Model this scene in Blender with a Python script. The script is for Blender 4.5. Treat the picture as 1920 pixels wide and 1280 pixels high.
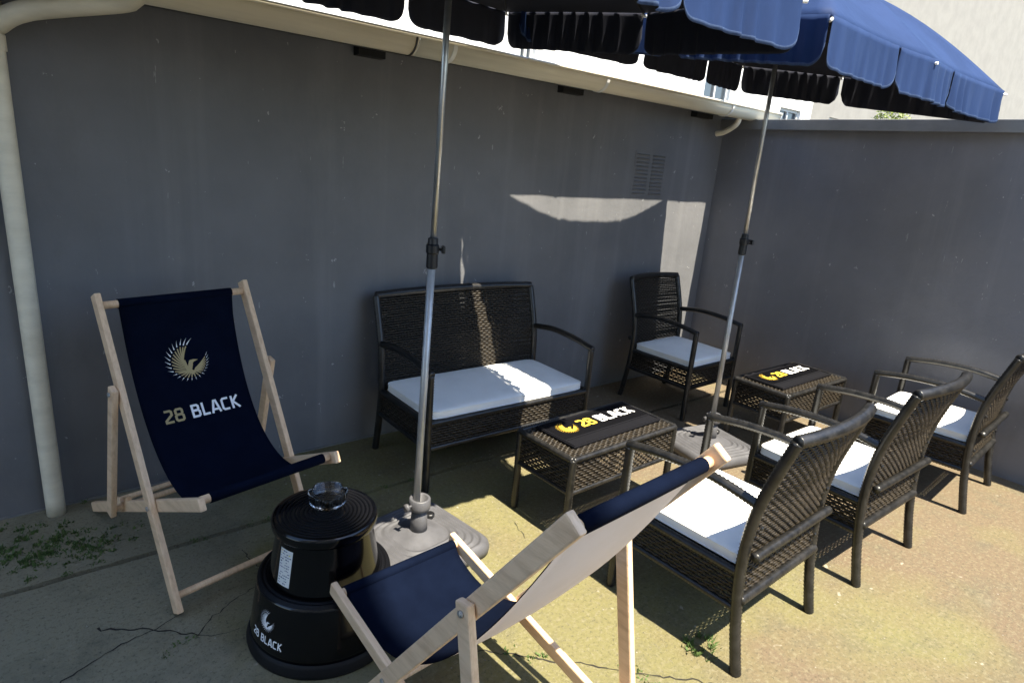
import bpy, bmesh, math, random
import numpy as np
from mathutils import Vector, Matrix, Quaternion

random.seed(7); np.random.seed(7)
S = bpy.context.scene
for o in list(bpy.data.objects): bpy.data.objects.remove(o)
COL = S.collection
PI = math.pi
rad = math.radians

# ------------------------------------------------------------------ camera
cam = bpy.data.cameras.new('camera'); camo = bpy.data.objects.new('camera', cam); COL.objects.link(camo)
FPX = 1165.3
cam.sensor_width = 36; cam.lens = 36*FPX/1920; cam.shift_x = (960-945)/1920
cam.clip_start = .05; cam.clip_end = 400
_r = Vector((0.78392614, -0.61592444, 0.07808257)); _u = Vector((0.11184092, 0.26380446, 0.95807036)); _f = Vector((0.61069748, 0.74232357, -0.27568877))
camo.matrix_world = Matrix(((_r.x,_u.x,-_f.x,-4.4454),(_r.y,_u.y,-_f.y,-2.9516),(_r.z,_u.z,-_f.z,1.55),(0,0,0,1)))
S.camera = camo

# ------------------------------------------------------------------ sky and sun
SUN_EL, SUN_AZ = rad(64.5), rad(4.0)
W = bpy.data.worlds.new('World'); S.world = W; W.use_nodes = True
nt = W.node_tree; bg = nt.nodes['Background']
sk = nt.nodes.new('ShaderNodeTexSky'); sk.sky_type = 'NISHITA'; sk.sun_disc = False
sk.sun_elevation = SUN_EL; sk.sun_rotation = PI - SUN_AZ; sk.air_density = 1.0; sk.dust_density = .4; sk.ozone_density = 2.5
nt.links.new(sk.outputs[0], bg.inputs[0]); bg.inputs[1].default_value = .13
sl = bpy.data.lights.new('sun', 'SUN'); sl.energy = 5.0; sl.angle = rad(.5); sl.color = (1, .91, .74)
so = bpy.data.objects.new('sun', sl); COL.objects.link(so)
LD = Vector((-math.sin(SUN_AZ)*math.cos(SUN_EL), math.cos(SUN_AZ)*math.cos(SUN_EL), -math.sin(SUN_EL)))
so.rotation_euler = LD.to_track_quat('-Z', 'Y').to_euler(); so.location = (-1, -6, 9)
V = S.view_settings; V.view_transform = 'Standard'; V.look = 'None'; V.exposure = 1.75; V.gamma = 1; V.use_curve_mapping = False

# ------------------------------------------------------------------ materials
def mat(name, col, rough=.6, metal=0., spec=.5, col2=None, scale=8., bump=0., bscale=None, stretch=None, detail=6, lo=.4, hi=.62, coat=0., sheen=0.):
    m = bpy.data.materials.new(name); m.use_nodes = True; n = m.node_tree; N = n.nodes; L = n.links
    b = N['Principled BSDF']
    b.inputs['Base Color'].default_value = (*col, 1); b.inputs['Roughness'].default_value = rough
    b.inputs['Metallic'].default_value = metal; b.inputs['Specular IOR Level'].default_value = spec
    b.inputs['Coat Weight'].default_value = coat; b.inputs['Sheen Weight'].default_value = sheen
    tc = N.new('ShaderNodeTexCoord'); mp = N.new('ShaderNodeMapping'); L.new(tc.outputs['Object'], mp.inputs[0])
    if stretch: mp.inputs['Scale'].default_value = stretch
    if col2:
        t = N.new('ShaderNodeTexNoise'); t.inputs['Scale'].default_value = scale; t.inputs['Detail'].default_value = detail; t.inputs['Roughness'].default_value = .65
        L.new(mp.outputs[0], t.inputs[0]); r = N.new('ShaderNodeValToRGB')
        r.color_ramp.elements[0].position = lo; r.color_ramp.elements[1].position = hi
        r.color_ramp.elements[0].color = (*col, 1); r.color_ramp.elements[1].color = (*col2, 1)
        L.new(t.outputs[0], r.inputs[0]); L.new(r.outputs[0], b.inputs['Base Color'])
    if bump:
        t2 = N.new('ShaderNodeTexNoise'); t2.inputs['Scale'].default_value = bscale or scale*4; t2.inputs['Detail'].default_value = 4
        L.new(mp.outputs[0], t2.inputs[0]); bp = N.new('ShaderNodeBump'); bp.inputs['Strength'].default_value = bump; bp.inputs['Distance'].default_value = .004
        L.new(t2.outputs[0], bp.inputs['Height']); L.new(bp.outputs[0], b.inputs['Normal'])
    return m

M = {}
M['rattan'] = mat('rattan_strand', (.006,.005,.004), .45, spec=.3, col2=(.042,.033,.022), scale=60, lo=.35, hi=.7)
M['rattan_frame'] = mat('rattan_wrapped_frame', (.007,.007,.007), .36, spec=.55, col2=(.022,.021,.020), scale=30)
M['cushion'] = mat('cushion_fabric', (.90,.90,.87), .9, col2=(.85,.85,.82), scale=5, bump=.5, bscale=11)
M['wood'] = mat('beech_wood', (.78,.555,.355), .55, spec=.3, col2=(.60,.40,.245), scale=7, stretch=(1,14,5), bump=.25, bscale=40, lo=.42, hi=.72)
M['navy'] = mat('navy_canvas', (.0021,.0042,.0125), .9, spec=.04, col2=(.0028,.0054,.0155), scale=12, bump=.3, bscale=500)
M['canvas_back'] = mat('pale_canvas_back', (.80,.70,.66), .9, col2=(.76,.66,.61), scale=6, bump=.3, bscale=600)
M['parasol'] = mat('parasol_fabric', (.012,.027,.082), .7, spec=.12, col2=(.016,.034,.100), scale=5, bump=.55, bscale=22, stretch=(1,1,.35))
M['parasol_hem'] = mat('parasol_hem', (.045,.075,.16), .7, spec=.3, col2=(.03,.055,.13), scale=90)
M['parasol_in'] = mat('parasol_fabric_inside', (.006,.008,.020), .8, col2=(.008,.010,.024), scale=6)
M['pole'] = mat('silver_pole', (.55,.56,.57), .32, metal=.85, col2=(.45,.46,.47), scale=20)
M['pole_white'] = mat('pale_coated_pole', (.46,.46,.455), .35, metal=.45, col2=(.38,.38,.378), scale=15)
M['plastic_black'] = mat('black_plastic', (.008,.008,.009), .38)
M['plastic_grey'] = mat('grey_base_plastic', (.085,.085,.093), .5, col2=(.068,.068,.074), scale=14, bump=.2, bscale=60)
M['stool'] = mat('stool_black_shell', (.0012,.0012,.0018), .16, spec=.35, coat=.25)
M['stool_mat'] = mat('stool_tread', (.0025,.0027,.004), .5, spec=.2, bump=.3, bscale=200)
M['rubber'] = mat('rubber_edge', (.006,.006,.007), .6, spec=.25)
M['gold'] = mat('gold_print', (.40,.31,.14), .6)
M['gold_mat'] = mat('golden_print', (.70,.45,.04), .7)
M['white'] = mat('white_print', (.84,.84,.84), .6)
M['barmat'] = mat('rubber_bar_mat', (.004,.004,.006), .6, spec=.25)
M['sticker'] = mat('sticker_paper', (.75,.75,.72), .5)
M['ink'] = mat('sticker_ink', (.06,.08,.16), .6)
M['ink_yellow'] = mat('sticker_ink_yellow', (.65,.55,.08), .6)
M['gutter'] = mat('gutter_cream', (.80,.735,.58), .45, col2=(.70,.64,.50), scale=3, stretch=(.4,6,6))
M['gutter_white'] = mat('gutter_bracket_white', (.75,.75,.73), .45)
M['metal_dark'] = mat('dark_steel', (.05,.05,.052), .45, metal=.6)
M['coping'] = mat('coping_grey', (.19,.19,.185), .5, col2=(.15,.15,.148), scale=4)
M['house_white'] = mat('white_render', (.82,.81,.78), .9, col2=(.76,.75,.72), scale=1.2)
M['house_beige'] = mat('beige_render', (.25,.24,.215), .9, col2=(.22,.21,.19), scale=1.5)
M['shade_house'] = mat('shade_house_render', (.62,.60,.56), .9, col2=(.56,.54,.50), scale=1.5)
M['roof'] = mat('roof_felt', (.13,.125,.12), .85, col2=(.09,.09,.085), scale=6)
M['frame_grey'] = mat('window_frame', (.5,.5,.48), .5)
M['pane'] = mat('window_pane', (.05,.06,.07), .08, spec=.8)
M['crack'] = mat('crack_soil', (.018,.016,.012), .95)
M['leaf'] = mat('bush_leaf', (.20,.24,.03), .6, col2=(.11,.16,.02), scale=20)
M['moss'] = mat('moss_green', (.05,.095,.018), .8, col2=(.08,.125,.03), scale=40)
M['stem'] = mat('bush_stem', (.10,.07,.04), .8)
M['grit'] = mat('grit_stone', (.32,.29,.23), .9, col2=(.14,.125,.10), scale=30)
M['dark_opening'] = mat('dark_opening', (.012,.012,.012), .9)

def glass():
    m = bpy.data.materials.new('clear_glass'); m.use_nodes = True; b = m.node_tree.nodes['Principled BSDF']
    b.inputs['Base Color'].default_value = (.93,.97,.97,1); b.inputs['Roughness'].default_value = .03
    b.inputs['Transmission Weight'].default_value = 1; b.inputs['IOR'].default_value = 1.46
    return m
M['glass'] = glass()

def wall_mat(name, base, dark, light):
    m = bpy.data.materials.new(name); m.use_nodes = True; n = m.node_tree; N = n.nodes; L = n.links; b = N['Principled BSDF']
    b.inputs['Roughness'].default_value = .62; b.inputs['Specular IOR Level'].default_value = .35
    g = N.new('ShaderNodeNewGeometry')
    def noise(sc, det, st=(1,1,1), rough=.6):
        mp = N.new('ShaderNodeMapping'); mp.inputs['Scale'].default_value = st; L.new(g.outputs['Position'], mp.inputs[0])
        t = N.new('ShaderNodeTexNoise'); t.inputs['Scale'].default_value = sc; t.inputs['Detail'].default_value = det; t.inputs['Roughness'].default_value = rough
        L.new(mp.outputs[0], t.inputs[0]); return t
    def ramp(t, p0, p1, c0, c1):
        r = N.new('ShaderNodeValToRGB'); e = r.color_ramp.elements; e[0].position = p0; e[1].position = p1; e[0].color = c0; e[1].color = c1
        L.new(t.outputs[0], r.inputs[0]); return r
    def mix(f, a, c, kind='MIX', fac=None):
        x = N.new('ShaderNodeMix'); x.data_type = 'RGBA'; x.blend_type = kind
        if fac is None: L.new(f, x.inputs[0])
        else: x.inputs[0].default_value = fac
        for s, v in ((6, a), (7, c)):
            if isinstance(v, tuple): x.inputs[s].default_value = (*v, 1)
            else: L.new(v, x.inputs[s])
        return x.outputs[2]
    k0, k1 = (0,0,0,1), (1,1,1,1)
    c = mix(ramp(noise(1.1, 5), .35, .65, k0, k1).outputs[0], base, dark)
    c = mix(ramp(noise(1.0, 6, (7, 7, .35)), .52, .75, k0, (.5,.5,.5,1)).outputs[0], c, light)          # vertical streaks of thin paint
    c = mix(ramp(noise(1.7, 7, (1, 1, .5), .7), .55, .68, k0, (.55,.55,.55,1)).outputs[0], c, dark)       # grimy drips and patches
    c = mix(ramp(noise(14, 4, (1, 1, .8), .75), .665, .685, k0, (.8,.8,.8,1)).outputs[0], c, (.40,.40,.40))   # chips
    c = mix(ramp(noise(40, 3, (1, 1, .16), .7), .70, .715, k0, (.7,.7,.7,1)).outputs[0], c, (.36,.36,.36))    # scratches
    L.new(c, b.inputs['Base Color'])
    bp = N.new('ShaderNodeBump'); bp.inputs['Strength'].default_value = .35; bp.inputs['Distance'].default_value = .004
    t = noise(45, 5); L.new(t.outputs[0], bp.inputs['Height'])
    bp2 = N.new('ShaderNodeBump'); bp2.inputs['Strength'].default_value = .4; bp2.inputs['Distance'].default_value = .02
    t = noise(2.5, 3); L.new(t.outputs[0], bp2.inputs['Height']); L.new(bp2.outputs[0], bp.inputs['Normal']); L.new(bp.outputs[0], b.inputs['Normal'])
    return m
M['wall'] = wall_mat('grey_painted_wall', (.178,.180,.190), (.128,.131,.139), (.225,.226,.232))
M['wall_right'] = wall_mat('grey_painted_yard_wall', (.190,.194,.219), (.140,.144,.164), (.225,.229,.250))

def ground_mat():
    m = bpy.data.materials.new('weathered_concrete'); m.use_nodes = True; n = m.node_tree; N = n.nodes; L = n.links; b = N['Principled BSDF']
    b.inputs['Roughness'].default_value = .88; b.inputs['Specular IOR Level'].default_value = .25
    g = N.new('ShaderNodeNewGeometry')
    def noise(sc, det, rough=.6, dist=0.):
        t = N.new('ShaderNodeTexNoise'); t.inputs['Scale'].default_value = sc; t.inputs['Detail'].default_value = det; t.inputs['Roughness'].default_value = rough; t.inputs['Distortion'].default_value = dist
        L.new(g.outputs['Position'], t.inputs[0]); return t
    def ramp(t, p0, p1, hi=1.):
        r = N.new('ShaderNodeValToRGB'); e = r.color_ramp.elements; e[0].position = p0; e[1].position = p1; e[0].color = (0,0,0,1); e[1].color = (hi,hi,hi,1)
        L.new(t.outputs[0], r.inputs[0]); return r.outputs[0]
    def mix(f, a, c):
        x = N.new('ShaderNodeMix'); x.data_type = 'RGBA'; L.new(f, x.inputs[0])
        for s, v in ((6, a), (7, c)):
            if isinstance(v, tuple): x.inputs[s].default_value = (*v, 1)
            else: L.new(v, x.inputs[s])
        return x.outputs[2]
    # pinkish tan concrete towards the right side, algae-yellow towards the left
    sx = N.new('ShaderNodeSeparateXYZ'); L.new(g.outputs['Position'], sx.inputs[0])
    mr = N.new('ShaderNodeMapRange'); mr.inputs[1].default_value = -3.2; mr.inputs[2].default_value = -1.4; mr.inputs[3].default_value = .12; mr.inputs[4].default_value = -.12; L.new(sx.outputs[0], mr.inputs[0])
    t = noise(1.3, 4); ad = N.new('ShaderNodeMath'); ad.operation = 'ADD'; L.new(t.outputs[0], ad.inputs[0]); L.new(mr.outputs[0], ad.inputs[1])
    c = mix(ramp(ad, .40, .62), (.150,.112,.073), (.172,.157,.070))
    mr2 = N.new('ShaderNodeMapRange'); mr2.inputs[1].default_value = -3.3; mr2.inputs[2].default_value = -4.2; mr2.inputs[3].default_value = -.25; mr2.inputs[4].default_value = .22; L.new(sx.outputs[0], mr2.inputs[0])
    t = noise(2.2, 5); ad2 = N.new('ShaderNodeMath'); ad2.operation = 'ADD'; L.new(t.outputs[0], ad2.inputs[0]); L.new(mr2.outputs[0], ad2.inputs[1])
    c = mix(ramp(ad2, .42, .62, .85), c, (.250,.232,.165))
    c = mix(ramp(noise(4.5, 6, .7), .50, .72, .7), c, (.105,.100,.070))
    c = mix(ramp(noise(55, 5, .8), .50, .66, .85), c, (.23,.205,.13))
    c = mix(ramp(noise(75, 5, .8), .53, .66, .8), c, (.065,.060,.040))
    c = mix(ramp(noise(22, 2, .5), .70, .76, .8), c, (.34,.31,.24))
    L.new(c, b.inputs['Base Color'])
    bp = N.new('ShaderNodeBump'); bp.inputs['Strength'].default_value = .9; bp.inputs['Distance'].default_value = .008
    t = noise(90, 8, .78); L.new(t.outputs[0], bp.inputs['Height']); L.new(bp.outputs[0], b.inputs['Normal'])
    return m
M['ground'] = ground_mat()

# ------------------------------------------------------------------ mesh helpers
class MB:
    def __init__(s): s.v = []; s.f = []; s.mi = []
    def add(s, vs, fs, mi=0):
        o = len(s.v); s.v.extend([tuple(map(float, q)) for q in vs]); s.f.extend([tuple(i+o for i in q) for q in fs]); s.mi.extend([mi]*len(fs)); return s
    def box(s, x0, x1, y0, y1, z0, z1, mi=0):
        return s.add([(x0,y0,z0),(x1,y0,z0),(x1,y1,z0),(x0,y1,z0),(x0,y0,z1),(x1,y0,z1),(x1,y1,z1),(x0,y1,z1)],
                     [(0,3,2,1),(4,5,6,7),(0,1,5,4),(1,2,6,5),(2,3,7,6),(3,0,4,7)], mi)
    def rings(s, R, close=False, cap=True, mi=0):
        n = len(R[0]); vs = [q for r in R for q in r]; fs = []
        for i in range(len(R)-1 + (1 if close else 0)):
            a, b = i*n, ((i+1) % len(R))*n
            for k in range(n): fs.append((a+k, a+(k+1) % n, b+(k+1) % n, b+k))
        if cap and not close: fs.append(tuple(range(n-1, -1, -1))); fs.append(tuple((len(R)-1)*n+k for k in range(n)))
        return s.add(vs, fs, mi)
    def lathe(s, prof, n=48, c=(0,0), cap=True, mi=0):
        return s.rings([[(c[0]+r*math.cos(2*PI*k/n), c[1]+r*math.sin(2*PI*k/n), z) for k in range(n)] for r, z in prof], cap=cap, mi=mi)
    def tube(s, pts, r, n=10, mi=0, radii=None):
        P = [Vector(q) for q in pts]; fr = frames(P); R = []
        for i, (q, (a, b)) in enumerate(zip(P, fr)):
            rr = radii[i] if radii else r
            R.append([q + rr*(math.cos(2*PI*k/n)*a + math.sin(2*PI*k/n)*b) for k in range(n)])
        return s.rings(R, mi=mi)
    def mesh(s, name, mats, smooth=False, bevel=0.):
        me = bpy.data.meshes.new(name); me.from_pydata(s.v, [], s.f)
        for m in (mats if isinstance(mats, (list, tuple)) else [mats]): me.materials.append(m)
        if any(s.mi): me.polygons.foreach_set('material_index', s.mi)
        if bevel:
            bm = bmesh.new(); bm.from_mesh(me); bmesh.ops.bevel(bm, geom=bm.edges[:], offset=bevel, segments=2, affect='EDGES', profile=.6); bm.to_mesh(me); bm.free()
        if smooth: me.polygons.foreach_set('use_smooth', [True]*len(me.polygons))
        me.update(); return me
def frames(P):
    T = [((P[min(i+1, len(P)-1)] - P[max(i-1, 0)]).normalized()) for i in range(len(P))]
    a = T[0].orthogonal().normalized(); out = []
    for t in T:
        a = (a - t*a.dot(t)).normalized(); out.append((a, t.cross(a)))
    return out
def obj(name, me, parent=None, loc=None, rz=None, kind=None):
    o = bpy.data.objects.new(name, me); COL.objects.link(o)
    if parent: o.parent = parent
    if loc: o.location = loc
    if rz is not None: o.rotation_euler = (0, 0, rz)
    if kind: o['kind'] = kind
    return o
def tag(o, label, cat, group=None, kind=None):
    o['label'] = label; o['category'] = cat
    if group: o['group'] = group
    if kind: o['kind'] = kind
    return o
def structure(name, me, parent=None):
    o = obj(name, me, parent)
    if not parent: o['kind'] = 'structure'
    return o
def smooth_path(pts, step):
    P = [Vector(q) for q in pts]; out = []
    for i in range(len(P)-1):
        p0, p1, p2, p3 = P[max(i-1,0)], P[i], P[i+1], P[min(i+2, len(P)-1)]
        n = max(2, int((p2-p1).length/step))
        for k in range(n):
            t = k/n
            out.append(.5*((2*p1) + (p2-p0)*t + (2*p0-5*p1+4*p2-p3)*t*t + (3*p1-p0-3*p2+p3)*t**3))
    out.append(P[-1]); return out
def wicker_tube(mb, pts, r, pitch=.0135, n=9, amp=.0021, curved=True):
    """a tube wound with flat strand: one ridge per turn"""
    P = smooth_path(pts, pitch/2) if curved else [Vector(pts[0]).lerp(Vector(pts[1]), k/max(2, int((Vector(pts[1])-Vector(pts[0])).length/(pitch/2)))) for k in range(max(2, int((Vector(pts[1])-Vector(pts[0])).length/(pitch/2)))+1)]
    mb.tube(P, r, n, radii=[r + (amp if i % 2 else -amp*.4) for i in range(len(P))])
    return mb
def weave(mb, S_, Wd, Ht, pu=.0185, pv=.0122, amp=.0024, th=.0042, fill=.47, side=1.):
    """woven panel: flat strands running along u, over and under stakes along v. S_(u,v) -> points (vectorised)"""
    def PN(u, v):
        e = 1e-3; P = S_(u, v); a = S_(u+e, v)-P; b = S_(u, v+e)-P; N = np.cross(a, b)*side; N /= np.linalg.norm(N, axis=-1, keepdims=True); return P, N
    rows = int(Ht/pv); pv = Ht/rows; cols = max(2, int(Wd/pu)); pu = Wd/cols
    u = np.linspace(0, Wd, cols*4+1)
    for j in range(rows):
        v0 = (j+.5)*pv; ph = PI*j
        jit = np.random.uniform(-.08, .08)*pv+np.random.uniform(-.05,.05)*pv*np.sin(u*np.random.uniform(8,25)+np.random.uniform(0,6))
        off = amp*np.random.uniform(.8,1.2)*np.sin(PI*u/pu + ph + np.random.uniform(-.2,.2))
        Pc, Nc = PN(u, np.full_like(u, v0+jit)); Pt, _ = PN(u, np.full_like(u, v0+jit+fill*pv)); Pb, _ = PN(u, np.full_like(u, v0+jit-fill*pv))
        o = off[:, None]*Nc
        q = np.stack([Pt+o, Pc+o+th*Nc, Pb+o, Pc+o-th*Nc], 1).reshape(-1, 3)
        n = len(u); base = len(mb.v); mb.v.extend(map(tuple, q.tolist()))
        for i in range(n-1):
            a, b = base+i*4, base+i*4+4
            mb.f.extend([(a, a+1, b+1, b), (a+1, a+2, b+2, b+1), (a+2, a+3, b+3, b+2), (a+3, a, b, b+3)])
        mb.mi.extend([0]*(4*(n-1)))
    v = np.linspace(0, Ht, max(3, int(Ht/.03)))
    for i in range(cols):
        u0 = (i+.5)*pu; P, N = PN(np.full_like(v, u0), v); P2, _ = PN(np.full_like(v, u0+.0022), v); D = P2-P
        q = np.stack([P+D, P+.0015*N, P-D, P-.0015*N], 1).reshape(-1, 3); base = len(mb.v); mb.v.extend(map(tuple, q.tolist()))
        for k in range(len(v)-1):
            a, b = base+k*4, base+k*4+4
            mb.f.extend([(a, a+1, b+1, b), (a+1, a+2, b+2, b+1), (a+2, a+3, b+3, b+2), (a+3, a, b, b+3)])
        mb.mi.extend([0]*(4*(len(v)-1)))
    return mb
def plane_fn(o, du, dv):
    o, du, dv = map(np.array, (o, du, dv))
    return lambda u, v: o + u[..., None]*du + v[..., None]*dv

# ------------------------------------------------------------------ lettering and emblem (flat print, laid on a surface by a mapping)
def ribbon(mb, pts, w, fn, lift, seg=.06, widths=None, closed=False):
    P = [np.array(q, float) for q in pts]
    if closed: P = P + [P[0]]
    # dense resample that keeps corners
    D = []; Wd = []
    for i in range(len(P)-1):
        n = max(1, int(np.ceil(np.linalg.norm(P[i+1]-P[i])/seg)))
        for k in range(n):
            D.append(P[i]+(P[i+1]-P[i])*k/n)
            Wd.append((widths[i]+(widths[i+1]-widths[i])*k/n) if widths else w)
    D.append(P[-1]); Wd.append(widths[-1] if widths else w)
    n = len(D); vs = []
    for i in range(n):
        if closed: a, b = D[i]-D[i-1 if i > 0 else n-2], D[(i+1) if i < n-1 else 1]-D[i]
        else: a, b = D[i]-D[max(i-1, 0)], D[min(i+1, n-1)]-D[i]
        if np.linalg.norm(a) < 1e-9: a = b
        if np.linalg.norm(b) < 1e-9: b = a
        a = a/np.linalg.norm(a); b = b/np.linalg.norm(b); na = np.array([-a[1], a[0]]); nb = np.array([-b[1], b[0]])
        m = na+nb; m = m/np.linalg.norm(m); k = 1/max(.45, m@na)
        for s in (1, -1): vs.append(fn(*(D[i]+s*m*k*Wd[i]/2), lift))
    mb.add(vs, [(2*i, 2*i+1, 2*i+3, 2*i+2) for i in range(n-1)])
GL = {'2': [[(.06,.92),(.46,.92),(.54,.84),(.54,.60),(.08,.22),(.08,.085),(.60,.085)]],
      '8': [[(.16,.92),(.46,.92),(.54,.84),(.54,.62),(.46,.53),(.16,.53),(.08,.62),(.08,.84)], [(.14,.515),(.48,.515),(.57,.42),(.57,.17),(.48,.08),(.14,.08),(.05,.17),(.05,.42)]],
      'B': [[(.09,0),(.09,1)], [(.09,.92),(.44,.92),(.53,.83),(.53,.63),(.44,.54),(.09,.54)], [(.09,.525),(.48,.525),(.57,.43),(.57,.17),(.48,.08),(.09,.08)]],
      'L': [[(.09,1),(.09,.085),(.54,.085)]],
      'A': [[(.03,0),(.26,.93),(.40,.93),(.63,0)], [(.14,.27),(.52,.27)]],
      'C': [[(.56,.92),(.18,.92),(.08,.82),(.08,.18),(.18,.08),(.56,.08)]],
      'K': [[(.09,0),(.09,1)], [(.55,1),(.14,.52)], [(.16,.54),(.60,0)]]}
GW = {'2': .64, '8': .64, 'B': .64, 'L': .58, 'A': .66, 'C': .62, 'K': .62, ' ': .30}
def lettering(txt, fn, lift, w=.165):
    mb = MB(); x = 0; k = 0
    for ch in txt:
        for st in GL.get(ch, []):
            ribbon(mb, [(x+a, b) for a, b in st], w, fn, lift + k*.00004, seg=.14, closed=(ch == '8')); k += 1
        x += GW[ch]+.12
    return mb
def text_width(t): return sum(GW[c]+.12 for c in t)-.12
def bez2(a, b, c, n=9): return [((1-t)**2*a[0]+2*(1-t)*t*b[0]+t*t*c[0], (1-t)**2*a[1]+2*(1-t)*t*b[1]+t*t*c[1]) for t in [i/(n-1) for i in range(n)]]
def emblem(fn, lift):
    """winged bird in a crescent: golden feathers with white tips, unit circle"""
    g, w = MB(), MB(); k = [0]
    def feather(root, tip, bend, wd, cut=.70):
        r = np.array(root); t = np.array(tip); d = t-r; nrm = np.array([-d[1], d[0]]); c = r+d*.55+nrm*bend
        pts = bez2(r, c, t, 15); ci = int(cut*14); k[0] += 1
        wf = lambda i: wd*(.35+.65*math.sin(PI*min(1, (i/14)*1.15)**.8))*(1 if i < 11 else (14-i)/3.2+.1)
        ribbon(g, pts[:ci+1], 0, fn, lift+k[0]*.00002, widths=[wf(i) for i in range(ci+1)])
        ribbon(w, pts[ci+1:], 0, fn, lift+k[0]*.00002, widths=[wf(i)*1.15 for i in range(ci+1, 15)])
    for i in range(11):
        a = rad(72+i*12.8); f = i/10
        feather((-.20+.12*f, .02-.50*f), (math.cos(a)*1.0, math.sin(a)*1.0), .20-.12*f, .062, .66 if i > 1 else .62)
    for i in range(8):
        a = rad(216+i*13.0); f = i/7
        feather((-.06+.22*f, -.52), (math.cos(a)*.96, math.sin(a)*.96), -.05+.10*f, .052, .70)
    for i in range(7):
        a = rad(318+i*9.6); f = i/6
        feather((.18+.04*f, -.50+.08*f), (math.cos(a)*.92, math.sin(a)*.92), -.04-.12*f, .052, .72)
    ribbon(g, [(-.16,.02),(-.14,-.25),(-.05,-.48),(.10,-.58),(.22,-.52)], 0, fn, lift+.0009, widths=[.05,.13,.20,.18,.06])
    ribbon(g, [(.0,-.42),(.06,-.22),(.10,-.10),(.22,-.06),(.40,-.05)], 0, fn, lift+.00095, widths=[.18,.20,.17,.11,.015])
    return g, w

# ================================================================== THE SETTING
GY = -.55                                                            # joint between the two slabs
gr = structure('ground', MB().add([(-70,-70,-.035),(90,-70,-.035),(90,90,-.035),(-70,90,-.035)], [(0,1,2,3)]).mesh('ground', M['crack']))
def slab_edge(y, amp, seed):
    rs = random.Random(seed); return [(-9+i*.1, y+rs.uniform(-amp, amp)) for i in range(int(9.2/.1))]
def slab(name, y_edge, far, sign, seed):
    e = slab_edge(y_edge, .0035, seed); vs = []; n = len(e)
    for x, y in e: vs += [(x, y, 0), (x, far, 0), (x, y, -.03)]
    fs = []
    for i in range(n-1):
        a, b = i*3, i*3+3
        fs += [(a, b, b+1, a+1), (a, a+2, b+2, b)] if sign > 0 else [(a, a+1, b+1, b), (a, b, b+2, a+2)]
    return obj(name, MB().add(vs, fs).mesh(name, M['ground']), gr)
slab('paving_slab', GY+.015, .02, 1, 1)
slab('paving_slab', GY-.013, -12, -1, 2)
# cracks in the concrete: thin jagged soil-filled lines
def crack(pts, w0=.006, seed=0, w1=.002):
    rs = random.Random(seed); P = []
    for i in range(len(pts)-1):
        a, b = np.array(pts[i]), np.array(pts[i+1]); n = max(2, int(np.linalg.norm(b-a)/.018))
        for k in range(n):
            P.append(a+(b-a)*k/n + np.array([rs.uniform(-.006, .006), rs.uniform(-.006, .006)]))
    P.append(np.array(pts[-1])); vs = []; n = len(P)
    for i, q in enumerate(P):
        d = P[min(i+1, n-1)]-P[max(i-1, 0)]; d = d/np.linalg.norm(d); w = (w0+(w1-w0)*i/n)*rs.uniform(.35, 1.2)/2; nn = np.array([-d[1], d[0]])
        vs += [(*(q+nn*w), .0012), (*(q-nn*w), .0012)]
    obj('crack', MB().add(vs, [(2*i, 2*i+1, 2*i+3, 2*i+2) for i in range(n-1)]).mesh('crack', M['crack']), gr)
crack([(-4.62,-1.17),(-4.456,-1.071),(-4.379,-1.037),(-4.305,-1.003),(-4.205,-.99),(-4.119,-.957)], .009, 1)
crack([(-4.356,-.892),(-4.191,-.999),(-4.099,-1.087),(-4.035,-1.026),(-3.954,-.983),(-3.874,-.949),(-3.80,-.93)], .008, 2)
crack([(-4.099,-1.087),(-4.06,-1.12),(-3.98,-1.13)], .004, 21)
crack([(-3.845,-.702),(-3.833,-.829),(-3.78,-.92)], .005, 3)
crack([(-3.40,-1.62),(-3.302,-1.707),(-3.191,-1.821),(-3.11,-1.888),(-2.991,-2.012),(-2.866,-2.129),(-2.70,-2.32)], .007, 4, .005)
crack([(-2.79,-1.119),(-2.829,-1.24)], .005, 5)
crack([(-2.70,-2.32),(-2.45,-2.45),(-2.2,-2.62)], .004, 6)

# ---- low outbuilding whose wall closes the yard, right yard wall, houses beyond
shed = obj('outbuilding', None); shed.location = (0,0,0)
tag(shed, 'low grey painted outbuilding wall running behind the bench and deckchair', 'wall')
wm = MB()
def wall_grid(mb, x0, x1, z0, z1, y, nx, nz, seed):
    rs = np.random.RandomState(seed); vs = []
    for j in range(nz+1):
        for i in range(nx+1): vs.append((x0+(x1-x0)*i/nx, y+(rs.uniform(-.0025, .0025) if 0 < i < nx and 0 < j < nz else 0), z0+(z1-z0)*j/nz))
    mb.add(vs, [(j*(nx+1)+i, j*(nx+1)+i+1, (j+1)*(nx+1)+i+1, (j+1)*(nx+1)+i) for j in range(nz) for i in range(nx)])
wall_grid(wm, -9, .15, -.03, 2.034, 0, 60, 16, 3)
wm.add([(-9,0,2.034),(.15,0,2.034),(.15,.3,2.034),(-9,.3,2.034)], [(0,1,2,3)])
obj('wall_face', wm.mesh('wall_face', M['wall'], smooth=True), shed)
obj('roof', MB().add([(-9.2,-.22,2.062),(.22,-.22,2.062),(.22,3.5,2.36),(-9.2,3.5,2.36),(-9.2,-.22,2.05),(.22,-.22,2.05),(.22,3.5,2.34),(-9.2,3.5,2.34)],
    [(0,1,2,3),(4,7,6,5),(0,4,5,1),(1,5,6,2),(2,6,7,3),(3,7,4,0)]).mesh('roof', M['roof']), shed)
obj('fascia', MB().box(-9.15, .18, -.185, -.165, 1.99, 2.048).mesh('fascia', M['metal_dark']), shed)
obj('soffit', MB().box(-9.15, .16, -.164, -.002, 2.036, 2.046).mesh('soffit', M['wall_right']), shed)
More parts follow.
